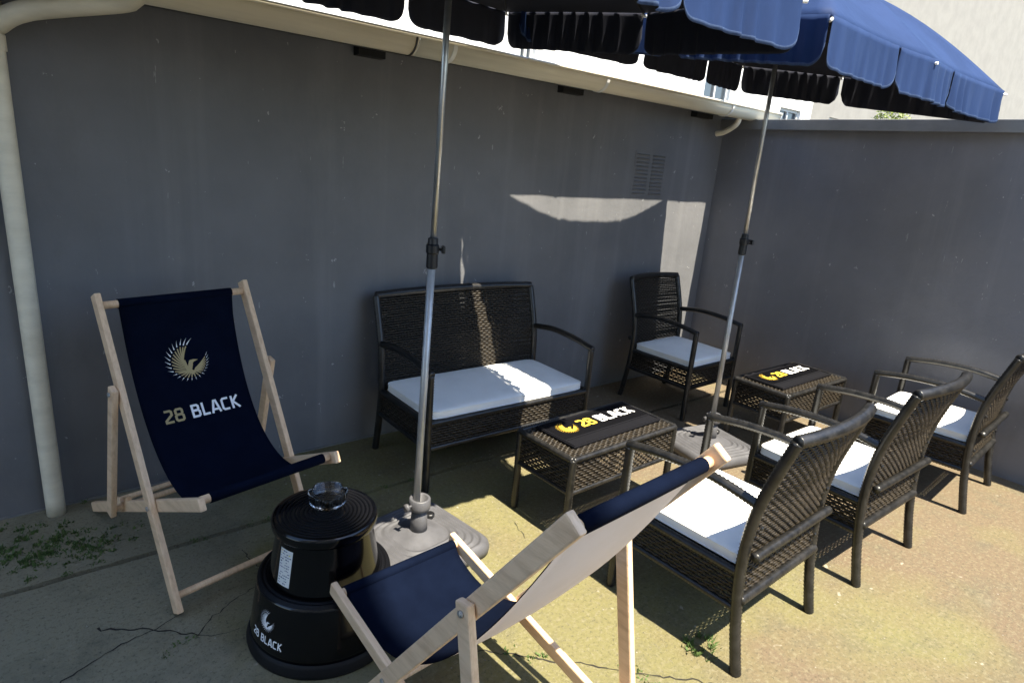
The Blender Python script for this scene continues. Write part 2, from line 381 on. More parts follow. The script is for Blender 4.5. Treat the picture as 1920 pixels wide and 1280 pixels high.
obj('mortar_line', MB().box(-9, -.02, -.012, -.0005, -.002, .006).mesh('mortar_line', M['coping']), shed)
for xc, wd in ((-3.0, .14), (-1.68, .17), (-.34, .2), (-4.33, .14)):
    obj('vent_slot', MB().box(xc-wd/2, xc+wd/2, -.055, -.001, 1.975, 2.03).mesh('vent_slot', M['dark_opening'], bevel=.003), shed)
gri = obj('vent_grille', MB().box(-.985, -.64, -.004, -.001, 1.385, 1.70).mesh('vent_grille', M['wall'], bevel=.001), shed)
for cx in (-.905, -.735):
    for k in range(11):
        z = 1.41+k*.026
        obj('slat', MB().add([(cx-.065,-.0045,z),(cx+.065,-.0045,z),(cx+.065,-.013,z+.007),(cx-.065,-.013,z+.007),(cx-.065,-.0045,z+.012),(cx+.065,-.0045,z+.012)],
            [(0,1,2,3),(3,2,5,4),(0,3,4),(1,5,2)]).mesh('slat', M['wall']), gri)

rw = obj('yard_wall', None); tag(rw, 'blue-grey yard wall with metal coping beyond the armchairs, meeting the outbuilding', 'wall')
mb = MB(); rs_ = np.random.RandomState(5); vs = []; nx, nz = 40, 12
for j in range(nz+1):
    for i in range(nx+1): vs.append((0 + (rs_.uniform(-.002, .002) if 0 < i < nx and 0 < j < nz else 0), -.001-7*i/nx, -.03+1.975*j/nz))
mb.add(vs, [(j*(nx+1)+i, j*(nx+1)+i+1, (j+1)*(nx+1)+i+1, (j+1)*(nx+1)+i) for j in range(nz) for i in range(nx)])
mb.add([(0,-7.001,-.03),(.16,-7.001,-.03),(.16,-7.001,1.945),(0,-7.001,1.945)], [(0,1,2,3)]).add([(.16,-7.001,-.03),(.16,-.001,-.03),(.16,-.001,1.945),(.16,-7.001,1.945)], [(0,1,2,3)])
obj('wall_face', mb.mesh('wall_face', M['wall_right'], smooth=False), rw)
obj('coping', MB().box(-.045, .2, -7.05, -.003, 1.946, 1.995).mesh('coping', M['coping'], bevel=.004), rw)
obj('coping_lip', MB().box(-.052, -.046, -7.05, -.003, 1.925, 1.99).mesh('coping_lip', M['coping']), rw)

# gutter
gut = obj('gutter', None); gut.location = (-4.5, -.245, 2.055)
tag(gut, 'cream half-round rain gutter along the eaves above the grey wall', 'gutter')
def half_round(r, t, a0=PI, a1=2*PI, n=18):
    o = [(r*math.cos(a0+(a1-a0)*k/n), r*math.sin(a0+(a1-a0)*k/n)) for k in range(n+1)]
    i = [((r-t)*math.cos(a0+(a1-a0)*k/n), (r-t)*math.sin(a0+(a1-a0)*k/n)) for k in range(n, -1, -1)]
    return o+i
def extrude_x(prof, x0, x1, n=1): return [[(x0+(x1-x0)*k/n, y, z) for y, z in prof] for k in range(n+1)]
obj('trough', MB().rings(extrude_x(half_round(.072, .004), -4.6, 1.6, 1)).rings(extrude_x(half_round(.072, .004), 1.603, 4.74, 1)).mesh('trough', M['gutter'], smooth=True), gut)
obj('rolled_lip', MB().tube([(-4.6,-.074,.004),(4.74,-.074,.004)], .0085, 10).mesh('rolled_lip', M['gutter'], smooth=True), gut)
obj('end_cap', MB().rings(extrude_x([(q[0], q[1]) for q in half_round(.076, .0759, n=14)][:15], 4.735, 4.745)).mesh('end_cap', M['gutter_white']), gut)
for x in (.42, 1.585, 1.79, 2.83, 4.10, -1.2, -2.6):
    wd, m_ = (.008, 'metal_dark') if abs(x-1.585) < .01 else (.022, 'gutter_white' if x > 1.7 else 'gutter')
    obj('bracket', MB().rings(extrude_x(half_round(.0765, .004), x-wd/2, x+wd/2)).mesh('bracket', M[m_], smooth=False), gut)
# downpipe swan neck at the far left end and outlet near the corner
dp = obj('downpipe', None); dp.location = (-4.30, -.1, 0); tag(dp, 'pale downpipe bending from the gutter back to the grey wall', 'downpipe')
obj('swan_neck', MB().tube(smooth_path([(.30,-.145,2.02),(.285,-.13,1.985),(.0,-.02,1.915),(-.09,.035,1.86)], .02), .034, 16).mesh('swan_neck', M['gutter'], smooth=True), dp)
obj('pipe', MB().tube(smooth_path([(-.09,.035,1.86),(-.105,.04,1.80),(-.105,.04,0.0)], .1), .034, 16).mesh('pipe', M['gutter'], smooth=True), dp)
obj('pipe_collar', MB().lathe([(.038,1.78),(.038,1.83)], 20, (-.105,.04)).mesh('pipe_collar', M['gutter']), dp)
ol = obj('gutter_outlet', MB().tube(smooth_path([(0,0,0),(0,.02,-.05),(.0,.10,-.10),(.0,.17,-.115)], .01), .02, 14).mesh('gutter_outlet', M['gutter'], smooth=True), None, (-.18,-.235,1.995))
tag(ol, 'small drain elbow under the gutter at the wall corner', 'pipe')

# houses beyond
def house(name, label, x0, x1, y, depth, h, m, wins, face=-1):
    e = obj(name, None, None, ((x0+x1)/2, y, 0)); tag(e, label, 'building'); cx = (x0+x1)/2
    # facade with real openings
    xs = sorted({x0, x1, *[a for w in wins for a in w[:2]]}); zs = sorted({-.03, h, *[a for w in wins for a in w[2:4]]}); mb = MB()
    for i in range(len(xs)-1):
        for j in range(len(zs)-1):
            mx, mz = (xs[i]+xs[i+1])/2, (zs[j]+zs[j+1])/2
            if any(w[0] < mx < w[1] and w[2] < mz < w[3] for w in wins): continue
            q = [(xs[i]-cx,0,zs[j]),(xs[i+1]-cx,0,zs[j]),(xs[i+1]-cx,0,zs[j+1]),(xs[i]-cx,0,zs[j+1])]
            mb.add(q if face < 0 else q[::-1], [(0,1,2,3)])
    dy = depth if face < 0 else -depth
    for a, b in ((x0, x0), (x1, x1)): mb.add([(a-cx,0,-.03),(a-cx,dy,-.03),(a-cx,dy,h),(a-cx,0,h)], [(0,1,2,3)])
    mb.add([(x0-cx,dy,-.03),(x1-cx,dy,-.03),(x1-cx,dy,h),(x0-cx,dy,h)], [(0,1,2,3)])
    s_ = .12 if face < 0 else -.12
    for w in wins:
        a, b, c, d = w[0]-cx, w[1]-cx, w[2], w[3]
        for q in ([(a,0,c),(b,0,c),(b,s_,c),(a,s_,c)], [(a,0,d),(b,0,d),(b,s_,d),(a,s_,d)], [(a,0,c),(a,s_,c),(a,s_,d),(a,0,d)], [(b,0,c),(b,s_,c),(b,s_,d),(b,0,d)]): mb.add(q, [(0,1,2,3)])
    obj('facade', mb.mesh('facade', m), e)
    obj('roof', MB().box(x0-cx-.3, x1-cx+.3, min(dy, 0)-.3, max(dy, 0)+.3, h+.002, h+.25).mesh('roof', M['roof']), e)
    for w in wins:
        a, b, c, d = w[0]-cx, w[1]-cx, w[2], w[3]; f = MB(); t = .07; ya, yb = sorted((s_*.6, s_*.95))
        f.box(a,a+t,ya,yb,c,d).box(b-t,b,ya,yb,c,d).box(a+t,b-t,ya,yb,c,c+t).box(a+t,b-t,ya,yb,d-t,d).box((a+b)/2-.03,(a+b)/2+.03,ya,yb,c+t,d-t)
        wo = obj('window', f.mesh('window', M['frame_grey']), e); y1, y2 = sorted((s_*.97, s_*1.05))
        obj('pane', MB().box(a, b, y1, y2, c, d).mesh('pane', M['pane']), wo)
        obj('sill', MB().box(a-.08, b+.08, -.06 if face < 0 else 0.001, -.001 if face < 0 else .06, c-.08, c-.002).mesh('sill', M['house_beige']), wo)
    return e
house('white_house', 'sunlit white house beyond the gutter of the outbuilding', -14, 12.95, 6, 8, 7.5, M['house_white'],
      [(8.05,9.05,2.5,3.92), (11.35,12.4,2.2,3.45), (2.75,3.1,3.2,3.78), (-2.5,-1.3,4.3,5.6), (-6,-4.8,4.3,5.6), (1.2,2.4,4.6,5.8)])
house('beige_house', 'beige rendered house beyond the yard wall, beside the white house', 18.2, 50, 9, 9, 13, M['house_beige'], [(20.2,22.4,2.4,4.12), (30,31.6,6.2,7.8)])
house('added_shade_house', 'unseen rendered house added behind the terrace to shade its left half', -13, -3.66, -3.75, 7, 9.6, M['shade_house'],  # never in view: added behind the camera only to cast the left-side shade
      [(-12,-10.8,1.0,2.3), (-9.4,-8.2,1.0,2.3), (-6.9,-5.9,0.02,2.1), (-9.4,-8.2,4.0,5.3), (-6.5,-5.3,4.0,5.3), (-6.5,-5.3,6.9,8.2)], face=1)

# bush beyond the yard wall
bush = obj('bush', None, None, (6.0, 1.25, 0)); tag(bush, 'small yellow-green bush showing above the yard wall coping', 'bush')
obj('stem', MB().tube([(0,0,-.03),(.02,.01,1.0),(-.02,.02,2.3)], .03, 8, radii=[.04,.03,.015]).tube([(.02,.01,1.2),(.12,-.1,2.4)], .012, 6).tube([(.0,.01,1.4),(-.1,-.15,2.5)], .012, 6).mesh('stem', M['stem']), bush)
mb = MB(); rs_ = random.Random(3)
for i in range(900):
    a, z = rs_.uniform(0, 2*PI), rs_.random()**.8; r = (.30*(1-.75*z)+.05)*math.sqrt(rs_.random()); c = Vector((r*math.cos(a), r*math.sin(a)-.1*rs_.random(), 2.25+.68*z))
    d = Vector((rs_.gauss(0,1), rs_.gauss(0,1), rs_.gauss(.4,.8))).normalized(); s_ = d.orthogonal().normalized()*.014; l = rs_.uniform(.04, .07)
    mb.add([c-d*l/2, c+s_, c+d*l/2, c-s_], [(0,1,2,3)])
o = obj('foliage', mb.mesh('foliage', M['leaf']), bush, kind='stuff')

# moss and weeds in the slab joints
def tufts(name, label, cat, spots, m):
    mb = MB(); rs = random.Random(11)
    for (x, y, rx, ry, n, h) in spots:
        cl = [(rs.gauss(x, rx), rs.gauss(y, ry), rs.uniform(.004, .016)) for _ in range(max(3, n//14))]
        for i in range(n):
            c_ = rs.choice(cl); px, py = rs.gauss(c_[0], c_[2]), min(-.01, rs.gauss(c_[1], c_[2]))
            a = rs.uniform(0, PI); w = rs.uniform(.002, .0045); hh = h*rs.uniform(.4, 1.1); lx, ly = rs.gauss(0, hh*.6), rs.gauss(0, hh*.6)
            dx, dy = w*math.cos(a), w*math.sin(a)
            mb.add([(px-dx,py-dy,0),(px+dx,py+dy,0),(px+dx*.7+lx*.5,py+dy*.7+ly*.5,hh*.6),(px-dx*.7+lx*.5,py-dy*.7+ly*.5,hh*.6),(px+lx,py+ly,hh)], [(0,1,2,3),(3,2,4)])
    o = obj(name, mb.mesh(name, m)); tag(o, label, cat, kind='stuff'); return o
tufts('moss', 'dark green moss and weeds along the slab joint and cracks', 'moss',
      [(-4.45,-.33,.09,.07,1100,.012), (-4.30,-.42,.06,.05,350,.010), (-4.62,-.25,.1,.08,600,.014), (-2.735,-2.06,.03,.025,160,.022), (-3.25,-1.75,.05,.03,60,.012), (-3.0,-2.0,.04,.04,60,.010),
       (-3.6,-.55,.5,.004,120,.008), (-2.0,-.01,1.2,.012,160,.01), (-4.1,-1.05,.06,.05,50,.007)], M['moss'])

mb = MB(); rs_ = random.Random(21)
for i in range(1500):
    x, y = rs_.uniform(-4.7, 0), -abs(rs_.uniform(.0, 2.9)) if rs_.random() < .75 else GY+rs_.gauss(0, .03)
    a = rs_.uniform(0, 6); r = .0012+.0035*rs_.random()**3; h = r*rs_.uniform(.5, 1)
    mb.add([(x+r*math.cos(a+k*PI/2)*rs_.uniform(.6,1.2), y+r*math.sin(a+k*PI/2)*rs_.uniform(.6,1.2), .0003) for k in range(4)]+[(x, y, h)], [(0,1,4),(1,2,4),(2,3,4),(3,0,4)])
tag(obj('grit', mb.mesh('grit', M['grit'])), 'fine pale grit scattered over the concrete', 'grit', kind='stuff')

# ================================================================== RATTAN FURNITURE
HYF, HYR = -.27, .27                                                # front and rear leg rows
def rear_y(z):
    zz = np.array([0,.2,.4,.6,.85]); yy = np.array([.27,.232,.215,.232,.300]); return np.interp(z, zz, yy)
def seat_parts(hw):
    """meshes of an armchair or bench, local: faces -y, width 2*hw between leg centres"""
    P = []
    for s in (-1, 1):
        mb = MB(); wicker_tube(mb, [(s*hw, HYF, 0), (s*hw, HYF, .592)], .0165, curved=False); P.append(('leg', mb.mesh('front_leg', M['rattan_frame'], True), None))
        mb = MB(); wicker_tube(mb, [(s*hw, .27, 0), (s*hw, .232, .2), (s*hw, .215, .4), (s*hw, .232, .6), (s*hw, .300, .842)], .0175); P.append(('leg', mb.mesh('rear_leg', M['rattan_frame'], True), None))
        mb = MB(); wicker_tube(mb, [(s*hw, HYF-.012, .598), (s*hw, -.12, .622), (s*hw, .06, .628), (s*hw, .222, .606)], .0155); P.append(('armrest', mb.mesh('armrest', M['rattan_frame'], True), None))
        mb = MB(); wicker_tube(mb, [(s*hw, HYF, .352), (s*hw, .212, .352)], .0125, curved=False); wicker_tube(mb, [(s*hw, HYF, .225), (s*hw, .228, .225)], .0125, curved=False)
        P.append(('apron_rail', mb.mesh('apron_rail', M['rattan_frame'], True), None))
        mb = MB(); weave(mb, plane_fn((s*hw, HYF+.012, .235), (0,1,0), (0,0,1)), .475, .108, side=s); P.append(('side_panel', mb.mesh('side_panel', M['rattan'], True), 'stuff'))
    mb = MB(); weave(mb, plane_fn((-hw+.014, HYF, .235), (1,0,0), (0,0,1)), 2*hw-.028, .108); P.append(('front_panel', mb.mesh('front_panel', M['rattan'], True), 'stuff'))
    mb = MB(); wicker_tube(mb, [(-hw, HYF, .352), (hw, HYF, .352)], .0125, curved=False); wicker_tube(mb, [(-hw, HYF, .225), (hw, HYF, .225)], .0125, curved=False)
    P.append(('apron_rail', mb.mesh('front_rail', M['rattan_frame'], True), None))
    bulge = .034
    def back(u, v):
        x = -hw+.012+u; z = .265+v; k = np.clip((z-.3)/.5, 0, 1)
        y = rear_y(z)+bulge*k*(1-(x/hw)**2)
        return np.stack([x, y, z+0*x], -1)
    mb = MB(); weave(mb, back, 2*hw-.024, .575, side=-1); P.append(('back_panel', mb.mesh('back_panel', M['rattan'], True), 'stuff'))
    top = [(x, .300+bulge*(1-(x/hw)**2), .845+.006*(1-(x/hw)**2)) for x in np.linspace(-hw, hw, 9)]
    mb = MB(); wicker_tube(mb, top, .0195, pitch=.012); P.append(('top_rail', mb.mesh('top_rail', M['rattan_frame'], True), None))
    mb = MB(); wicker_tube(mb, [(-hw, .252, .432), (hw, .252, .432)], .0145, curved=False); P.append(('cross_rail', mb.mesh('cross_rail', M['rattan_frame'], True), None))
    mb = MB(); wicker_tube(mb, [(-hw, .233, .262), (hw, .233, .262)], .0165, curved=False); P.append(('bottom_rail', mb.mesh('bottom_rail', M['rattan_frame'], True), None))
    mb = MB(); mb.box(-hw+.015, hw-.015, HYF+.015, .19, .340, .352); P.append(('seat_deck', mb.mesh('seat_deck', M['rattan_frame']), None))
    for s in (-1, 1):
        for z in (.33, .52): 
            mb = MB(); mb.lathe([(.004,0),(.0085,.002),(.0085,.006),(.004,.009)], 10); me = mb.mesh('bolt_head', M['plastic_black'])
            me.transform(Matrix.Translation((s*(hw-.03), rear_y(z)+.012, z)) @ Matrix.Rotation(-PI/2, 4, 'X')); P.append(('bolt', me, None))
    return P
def cushion_mesh(hx, hy, hz, seed):
    mb = MB(); n, m = 128, 40; rs = np.random.RandomState(seed); R = []; e1, e2 = .17, .12
    sp = lambda a, e: np.sign(a)*abs(a)**e
    ph = rs.uniform(0, 6, 6)
    for j in range(1, m):
        v = -PI/2+PI*j/m; ring = []
        for i in range(n):
            u = 2*PI*i/n; x = hx*sp(math.cos(v), e1)*sp(math.cos(u), e2); y = hy*sp(math.cos(v), e1)*sp(math.sin(u), e2); z = hz*sp(math.sin(v), .38)
            if z > 0: z += .006*(1-(x/hx)**2)*(1-(y/hy)**2)+.003*math.sin(9*x+ph[0]+5*y)*math.sin(11*y+ph[1])+.0018*math.sin(31*x+19*y+ph[2]+2*math.sin(9*y+ph[3]))*max(0,math.sin(6*x+4*y+ph[4]))
            ring.append((x, y, z))
        R.append(ring)
    mb.rings(R, cap=True); pp = MB()
    for zz in (-.6, .62):
        pts = [(hx*.998*sp(math.cos(2*PI*i/96), e2), hy*.998*sp(math.sin(2*PI*i/96), e2), hz*zz+.0006*math.sin(i*1.7)) for i in range(96)]
        pp.rings([[tuple(Vector(q)+.0032*(math.cos(2*PI*k/6)*Vector((q[0], q[1], 0)).normalized()+math.sin(2*PI*k/6)*Vector((0,0,1)))) for k in range(6)] for q in pts], close=True)
    return mb.mesh('cushion', M['cushion'], True), pp.mesh('piping', M['cushion'], True)
arm_parts, bench_parts = seat_parts(.262), seat_parts(.515)
cu_arm = [cushion_mesh(.243, .235, .026, k) for k in range(4)]; cu_bench = cushion_mesh(.497, .235, .026, 9)
def place_seat(name, parts, x, y, rz, label, cat, group, cush, clabel, cz=.381):
    e = obj(name, None, None, (x, y, 0), rz); tag(e, label, cat, group)
    for n, me, k in parts: obj(n, me, e, kind=k)
    c = Vector((0, -.025, cz)); c.rotate(Matrix.Rotation(rz, 3, 'Z'))
    co = obj('seat_cushion', cush[0], None, (x+c.x, y+c.y, c.z), rz); tag(co, clabel, 'cushion', 'white seat cushions'); obj('piping', cush[1], co)
    return e
G = 'black rattan armchairs'
place_seat('rattan_bench', bench_parts, -2.475, -.425, rad(-1), 'black rattan two-seat bench against the grey wall', 'bench', None, cu_bench, 'long white cushion on the two-seat bench')
place_seat('rattan_armchair', arm_parts, -.795, -.475, rad(1), 'black rattan armchair in the corner of the two walls', 'armchair', G, cu_arm[0], 'shaded white cushion on the armchair in the wall corner')
place_seat('rattan_armchair', arm_parts, -2.47, -1.915, PI+rad(1.5), 'black rattan armchair beside the deckchair that shows its pale back', 'armchair', G, cu_arm[1], 'sunlit white cushion on the armchair beside the deckchair')
place_seat('rattan_armchair', arm_parts, -1.60, -1.945, PI+rad(-1), 'middle black rattan armchair of the three in a row', 'armchair', G, cu_arm[2], 'white cushion on the middle armchair of the row')
place_seat('rattan_armchair', arm_parts, -.475, -1.975, PI+rad(3), 'black rattan armchair of the row standing next to the yard wall', 'armchair', G, cu_arm[3], 'white cushion on the row armchair next to the yard wall')

def table_parts(hx, hy, h=.40):
    P = []
    for sx in (-1, 1):
        for sy in (-1, 1):
            mb = MB(); wicker_tube(mb, [(sx*(hx-.018), sy*(hy-.018), 0), (sx*(hx-.018), sy*(hy-.018), h-.012)], .0165, curved=False); P.append(('leg', mb.mesh('table_leg', M['rattan_frame'], True), None))
    def rim(a, b):
        mb = MB(); wicker_tube(mb, [a, b], .0125, curved=False); return mb
    zt, zb = h-.012, h-.165; X, Y = hx-.014, hy-.014
    for a, b in (((-X,-Y),(X,-Y)), ((X,-Y),(X,Y)), ((X,Y),(-X,Y)), ((-X,Y),(-X,-Y))):
        mb = rim((*a, zt), (*b, zt)); P.append(('top_rim', mb.mesh('top_rim', M['rattan_frame'], True), None))
        mb = MB(); wicker_tube(mb, [(*a, zb), (*b, zb)], .010, curved=False); P.append(('bottom_rim', mb.mesh('bottom_rim', M['rattan_frame'], True), None))
        d = Vector((b[0]-a[0], b[1]-a[1], 0)); L = d.length; d /= L
        mb = MB(); weave(mb, plane_fn((*a, zb+.006), tuple(d), (0,0,1)), L, zt-zb-.012); P.append(('side_panel', mb.mesh('side_panel', M['rattan'], True), 'stuff'))
    mb = MB(); weave(mb, plane_fn((-X, -Y, h-.008), (1,0,0), (0,1,0)), 2*X, 2*Y); P.append(('table_top', mb.mesh('table_top', M['rattan'], True), 'stuff'))
    mb = MB(); mb.box(-X+.02, X-.02, -Y+.02, Y-.02, h-.035, h-.018); P.append(('base_board', mb.mesh('base_board', M['rattan_frame']), None))
    return P
tparts = table_parts(.365, .185)
def mat_parts(hx, hy):
    P = []; mb = MB(); mb.box(-hx, hx, -hy, hy, 0, .010); me = mb.mesh('mat_sheet', M['barmat'], bevel=.003); P.append(('mat_sheet', me, None))
    mb = MB()
    for k in range(int(2*hx/.0085)-3):                               # raised ribs of the mat
        x = -hx+.018+k*.0085; mb.box(x, x+.003, -hy+.075, hy-.018, .0098, .0122)
    P.append(('mat_ribs', mb.mesh('mat_ribs', M['barmat']), 'stuff'))
    mb = MB()
    for (a, b, c, d) in ((-hx+.004, hx-.004, -hy+.004, -hy+.012), (-hx+.004, hx-.004, hy-.012, hy-.004), (-hx+.004, -hx+.012, -hy+.0125, hy-.0125), (hx-.012, hx-.004, -hy+.0125, hy-.0125), (-hx+.013, hx-.013, -hy+.062, -hy+.067)): mb.box(a, b, c, d, .0098, .0138)
    P.append(('raised_edge', mb.mesh('raised_edge', M['barmat'], bevel=.001), None))
    H = .068; W28, WB = text_width('28')*H, text_width('BLACK')*H; er = .060; tot = 2*er+.02+W28+.03+WB; x0 = -tot/2+.005; yb = -hy+.125
    ef = lambda x, y, l: (x0+er+x*er, yb+H*.5+y*er, .0126+l)
    g, w = emblem(ef, 0); P.append(('emblem', g.mesh('emblem', M['gold_mat']), None)); P.append(('emblem_tips', w.mesh('emblem_tips', M['gold_mat']), None))
    fx = x0+2*er+.02
    P.append(('lettering', lettering('28', lambda x, y, l: (fx+x*H, yb+y*H, .0126+l), 0, .2).mesh('number', M['gold_mat']), None))
    fx2 = fx+W28+.03
    P.append(('lettering', lettering('BLACK', lambda x, y, l: (fx2+x*H, yb+y*H, .0126+l), 0, .2).mesh('word', M['white']), None))
    return P
mparts = mat_parts(.305, .125)
for (x, y, rz, lab, mlab, dx, dy) in ((-2.355, -1.17, rad(1.0), 'black rattan coffee table in front of the two-seat bench', 'black bar mat lettered 28 BLACK on the table by the bench', .02, .02),
                              (-.665, -1.225, rad(-1), 'black rattan coffee table in front of the corner armchair', 'black bar mat lettered 28 BLACK on the table by the yard wall', .0, .02)):
    e = obj('coffee_table', None, None, (x, y, 0), rz); tag(e, lab, 'table', 'black rattan coffee tables')
    for n, me, k in tparts: obj(n, me, e, kind=k)
    e = obj('bar_mat', None, None, (x+dx, y+dy, .3985), rz+rad(.8)); tag(e, mlab, 'mat', 'bar mats on the coffee tables')
    for n, me, k in mparts: obj(n, me, e, kind=k)

# ================================================================== DECKCHAIRS
def beam(a, b, yc, tw, th, ext0=0, ext1=0):
    """rail in the local x-z plane from a to b (u,z), at local y, thickness tw along y, depth th in plane"""
    a, b = np.array(a, float), np.array(b, float); d = (b-a)/np.linalg.norm(b-a); a = a-d*ext0; b = b+d*ext1; n = np.array([-d[1], d[0]])*th/2
    q = [a-n, b-n, b+n, a+n]; mb = MB()
    mb.add([(p[0], yc-tw/2, p[1]) for p in q]+[(p[0], yc+tw/2, p[1]) for p in q], [(0,1,2,3),(7,6,5,4),(0,4,5,1),(1,5,6,2),(2,6,7,3),(3,7,4,0)])
    return mb
def bez3(c, n):
    c = np.array(c, float); t = np.linspace(0, 1, n)[:, None]; return (1-t)**3*c[0]+3*(1-t)**2*t*c[1]+3*(1-t)*t*t*c[2]+t**3*c[3]
def deckchair(v, ctrl, fw, label, printed):
    x, y, yaw, al, LA, wA, wB, uBf, zBf, uBr, pC, uCb = v; LAb = LA
    e = obj('deckchair', None, None, (x, y, 0), yaw); tag(e, label, 'deckchair', 'wooden deckchairs')
    wd = M['wood']; ca, sa = math.cos(al), math.sin(al); A = lambda t: (t*ca, t*sa)
    f0 = np.array((uBf, zBf)); r0 = np.array((uBr, .024)); Bd = (f0-r0)/np.linalg.norm(f0-r0)
    tB = (uBr-uCb)/(uBr-uBf); cb = r0+(f0-r0)*tB
    for s in (-1, 1):
        o = obj('back_rail', beam(A(.02), A(LA), s*wA, .021, .046, .0, .0).mesh('back_rail', wd, bevel=.005), e)
        o = obj('seat_rail', beam(r0, f0, s*wB, .021, .042, .0, .018).mesh('seat_rail', wd, bevel=.005), e)
        for k in range(3):                                            # notch blocks for the prop
            q = r0+Bd*(np.linalg.norm(cb-r0)-.03+.075*(k-1)); nn = np.array((-Bd[1], Bd[0])); nn = nn if nn[1] > 0 else -nn; q = q+nn*.027
            obj('notch_block', beam(q-Bd*.016, q+Bd*.016, s*wB, .02, .018).mesh('notch_block', wd, bevel=.004), e)
        ct = np.array(A(pC)); o = obj('prop', beam(cb, ct, s*(wA+.024), .021, .042, .02, .022).mesh('prop', wd, bevel=.005), e)
        b_ = MB().lathe([(.003,0),(.008,.001),(.008,.005),(.003,.007)], 12).mesh('bolt', M['pole']); b_.transform(Matrix.Translation((ct[0], s*(wA+.0348), ct[1])) @ Matrix.Rotation(-s*PI/2, 4, 'X')); obj('bolt', b_, e)
        # pivot bolt where back and seat rails cross
        M_ = np.array([[ca, -Bd[0]], [sa, -Bd[1]]]); tt = np.linalg.solve(M_, r0); pv = np.array(A(tt[0]))
        b_ = MB().lathe([(.003,0),(.008,.001),(.008,.005),(.003,.007)], 12).mesh('bolt', M['pole']); b_.transform(Matrix.Translation((pv[0], s*(wA+.0108), pv[1])) @ Matrix.Rotation(-s*PI/2, 4, 'X')); obj('bolt', b_, e)
    bar = lambda name, q, hw, r: obj(name, MB().tube([(q[0], -hw, q[1]), (q[0], hw, q[1])], r, 14).mesh(name, wd, True), e)
    T = A(LA-.04); F = (uBf+.02, zBf)
    bar('top_bar', T, wA-.009, .0135); bar('front_bar', F, wB-.009, .0135); bar('foot_stretcher', A(.075), wA-.009, .012)
    bar('rear_stretcher', tuple(r0+Bd*.06), wB-.009, .012); bar('prop_stretcher', tuple(cb+np.array((0, .0))), wA+.026, .011)
    # sling
    n, m = 72, 14; C = bez3([T, ctrl[0], ctrl[1], F], n); tg = np.gradient(C, axis=0); tg /= np.linalg.norm(tg, axis=1, keepdims=True); nr = np.stack([tg[:, 1], -tg[:, 0]], 1)
    nr = nr if nr[n//2][1] > 0 else -nr                               # towards the sitter
    s_arc = np.r_[0, np.cumsum(np.linalg.norm(np.diff(C, axis=0), axis=1))]
    def pt(i, j, off):
        wv = -fw+2*fw*j/m; sag = .010*math.sin(PI*i/(n-1))*(1-(wv/fw)**2)
        return (C[i][0]+nr[i][0]*(off-sag), wv*(1-.03*math.sin(PI*i/(n-1))), C[i][1]+nr[i][1]*(off-sag))
    mb = MB(); vs = [pt(i, j, .0012+.0125*max(0, 1-i/4)+.0125*max(0, 1-(n-1-i)/4)) for i in range(n) for j in range(m+1)]; vb = [pt(i, j, -.0012) for i in range(n) for j in range(m+1)]; k = m+1
    fs = [(i*k+j, (i+1)*k+j, (i+1)*k+j+1, i*k+j+1) for i in range(n-1) for j in range(m)]
    mb.add(vs, fs, 0)
    nb = sum(1 for q in s_arc if q < .055)
    o2 = len(mb.v); mb.v.extend(vb)
    for i in range(n-1):
        for j in range(m): mb.f.append((o2+i*k+j, o2+i*k+j+1, o2+(i+1)*k+j+1, o2+(i+1)*k+j)); mb.mi.append(0 if i < nb else 1)
        for j in (0, m): mb.f.append((i*k+j, (i+1)*k+j, o2+(i+1)*k+j, o2+i*k+j)); mb.mi.append(0)
    sling = obj('sling', mb.mesh('sling', [M['navy'], M['canvas_back']], True), e)
    for nm, q in (('top_hem', T), ('front_hem', F)):
        obj(nm, MB().tube([(q[0], -fw-.001, q[1]), (q[0], fw+.001, q[1])], .0175, 16).mesh(nm, M['navy'], True), sling)
    if printed:
        def surf(s, wv, lift):                                        # s along sling from the top, wv to the sitter-facing viewer's right
            i = min(n-2, max(0, int(np.searchsorted(s_arc, s)-1))); t = (s-s_arc[i])/(s_arc[i+1]-s_arc[i]); q = C[i]+(C[i+1]-C[i])*t; nn = nr[i]
            sg = .010*math.sin(PI*(i+t)/(n-1))*(1-(wv/fw)**2); l = .0024+lift-sg
            return (q[0]+nn[0]*l, -wv, q[1]+nn[1]*l)
        R_ = .083; sc = printed[0]
        g, w = emblem(lambda a, b, l: surf(sc-b*R_, a*R_+.0, l), 0)
        obj('emblem', g.mesh('emblem', M['gold']), sling); obj('emblem_tips', w.mesh('emblem_tips', M['white']), sling)
        H = .050; tot = text_width('28 BLACK')*H; s0 = printed[1]
        obj('lettering', lettering('28', lambda a, b, l: surf(s0-b*H, a*H-tot/2+.008, l), 0).mesh('number', M['gold']), sling)
        off = text_width('28')*H+(.12+.30+.12)*H
        obj('lettering', lettering('BLACK', lambda a, b, l: surf(s0-b*H, a*H-tot/2+.008+off, l), 0).mesh('word', M['white']), sling)
    return e
deckchair([-3.872,-0.929,1.767,1.105,1.131,0.26,0.238,-0.157,0.493,0.873,0.786,0.495], [(.404,.446),(.095,.262)], .2, 'wooden deckchair with navy sling printed 28 BLACK beside the grey wall', (.235, .452))
deckchair([-3.555,-1.6,-1.504,0.939,1.218,0.241,0.223,-0.157,0.284,1.082,0.815,0.584], [(.362,.284),(.110,.124)], .203, 'wooden deckchair seen from behind, pale back of its navy sling showing', None)

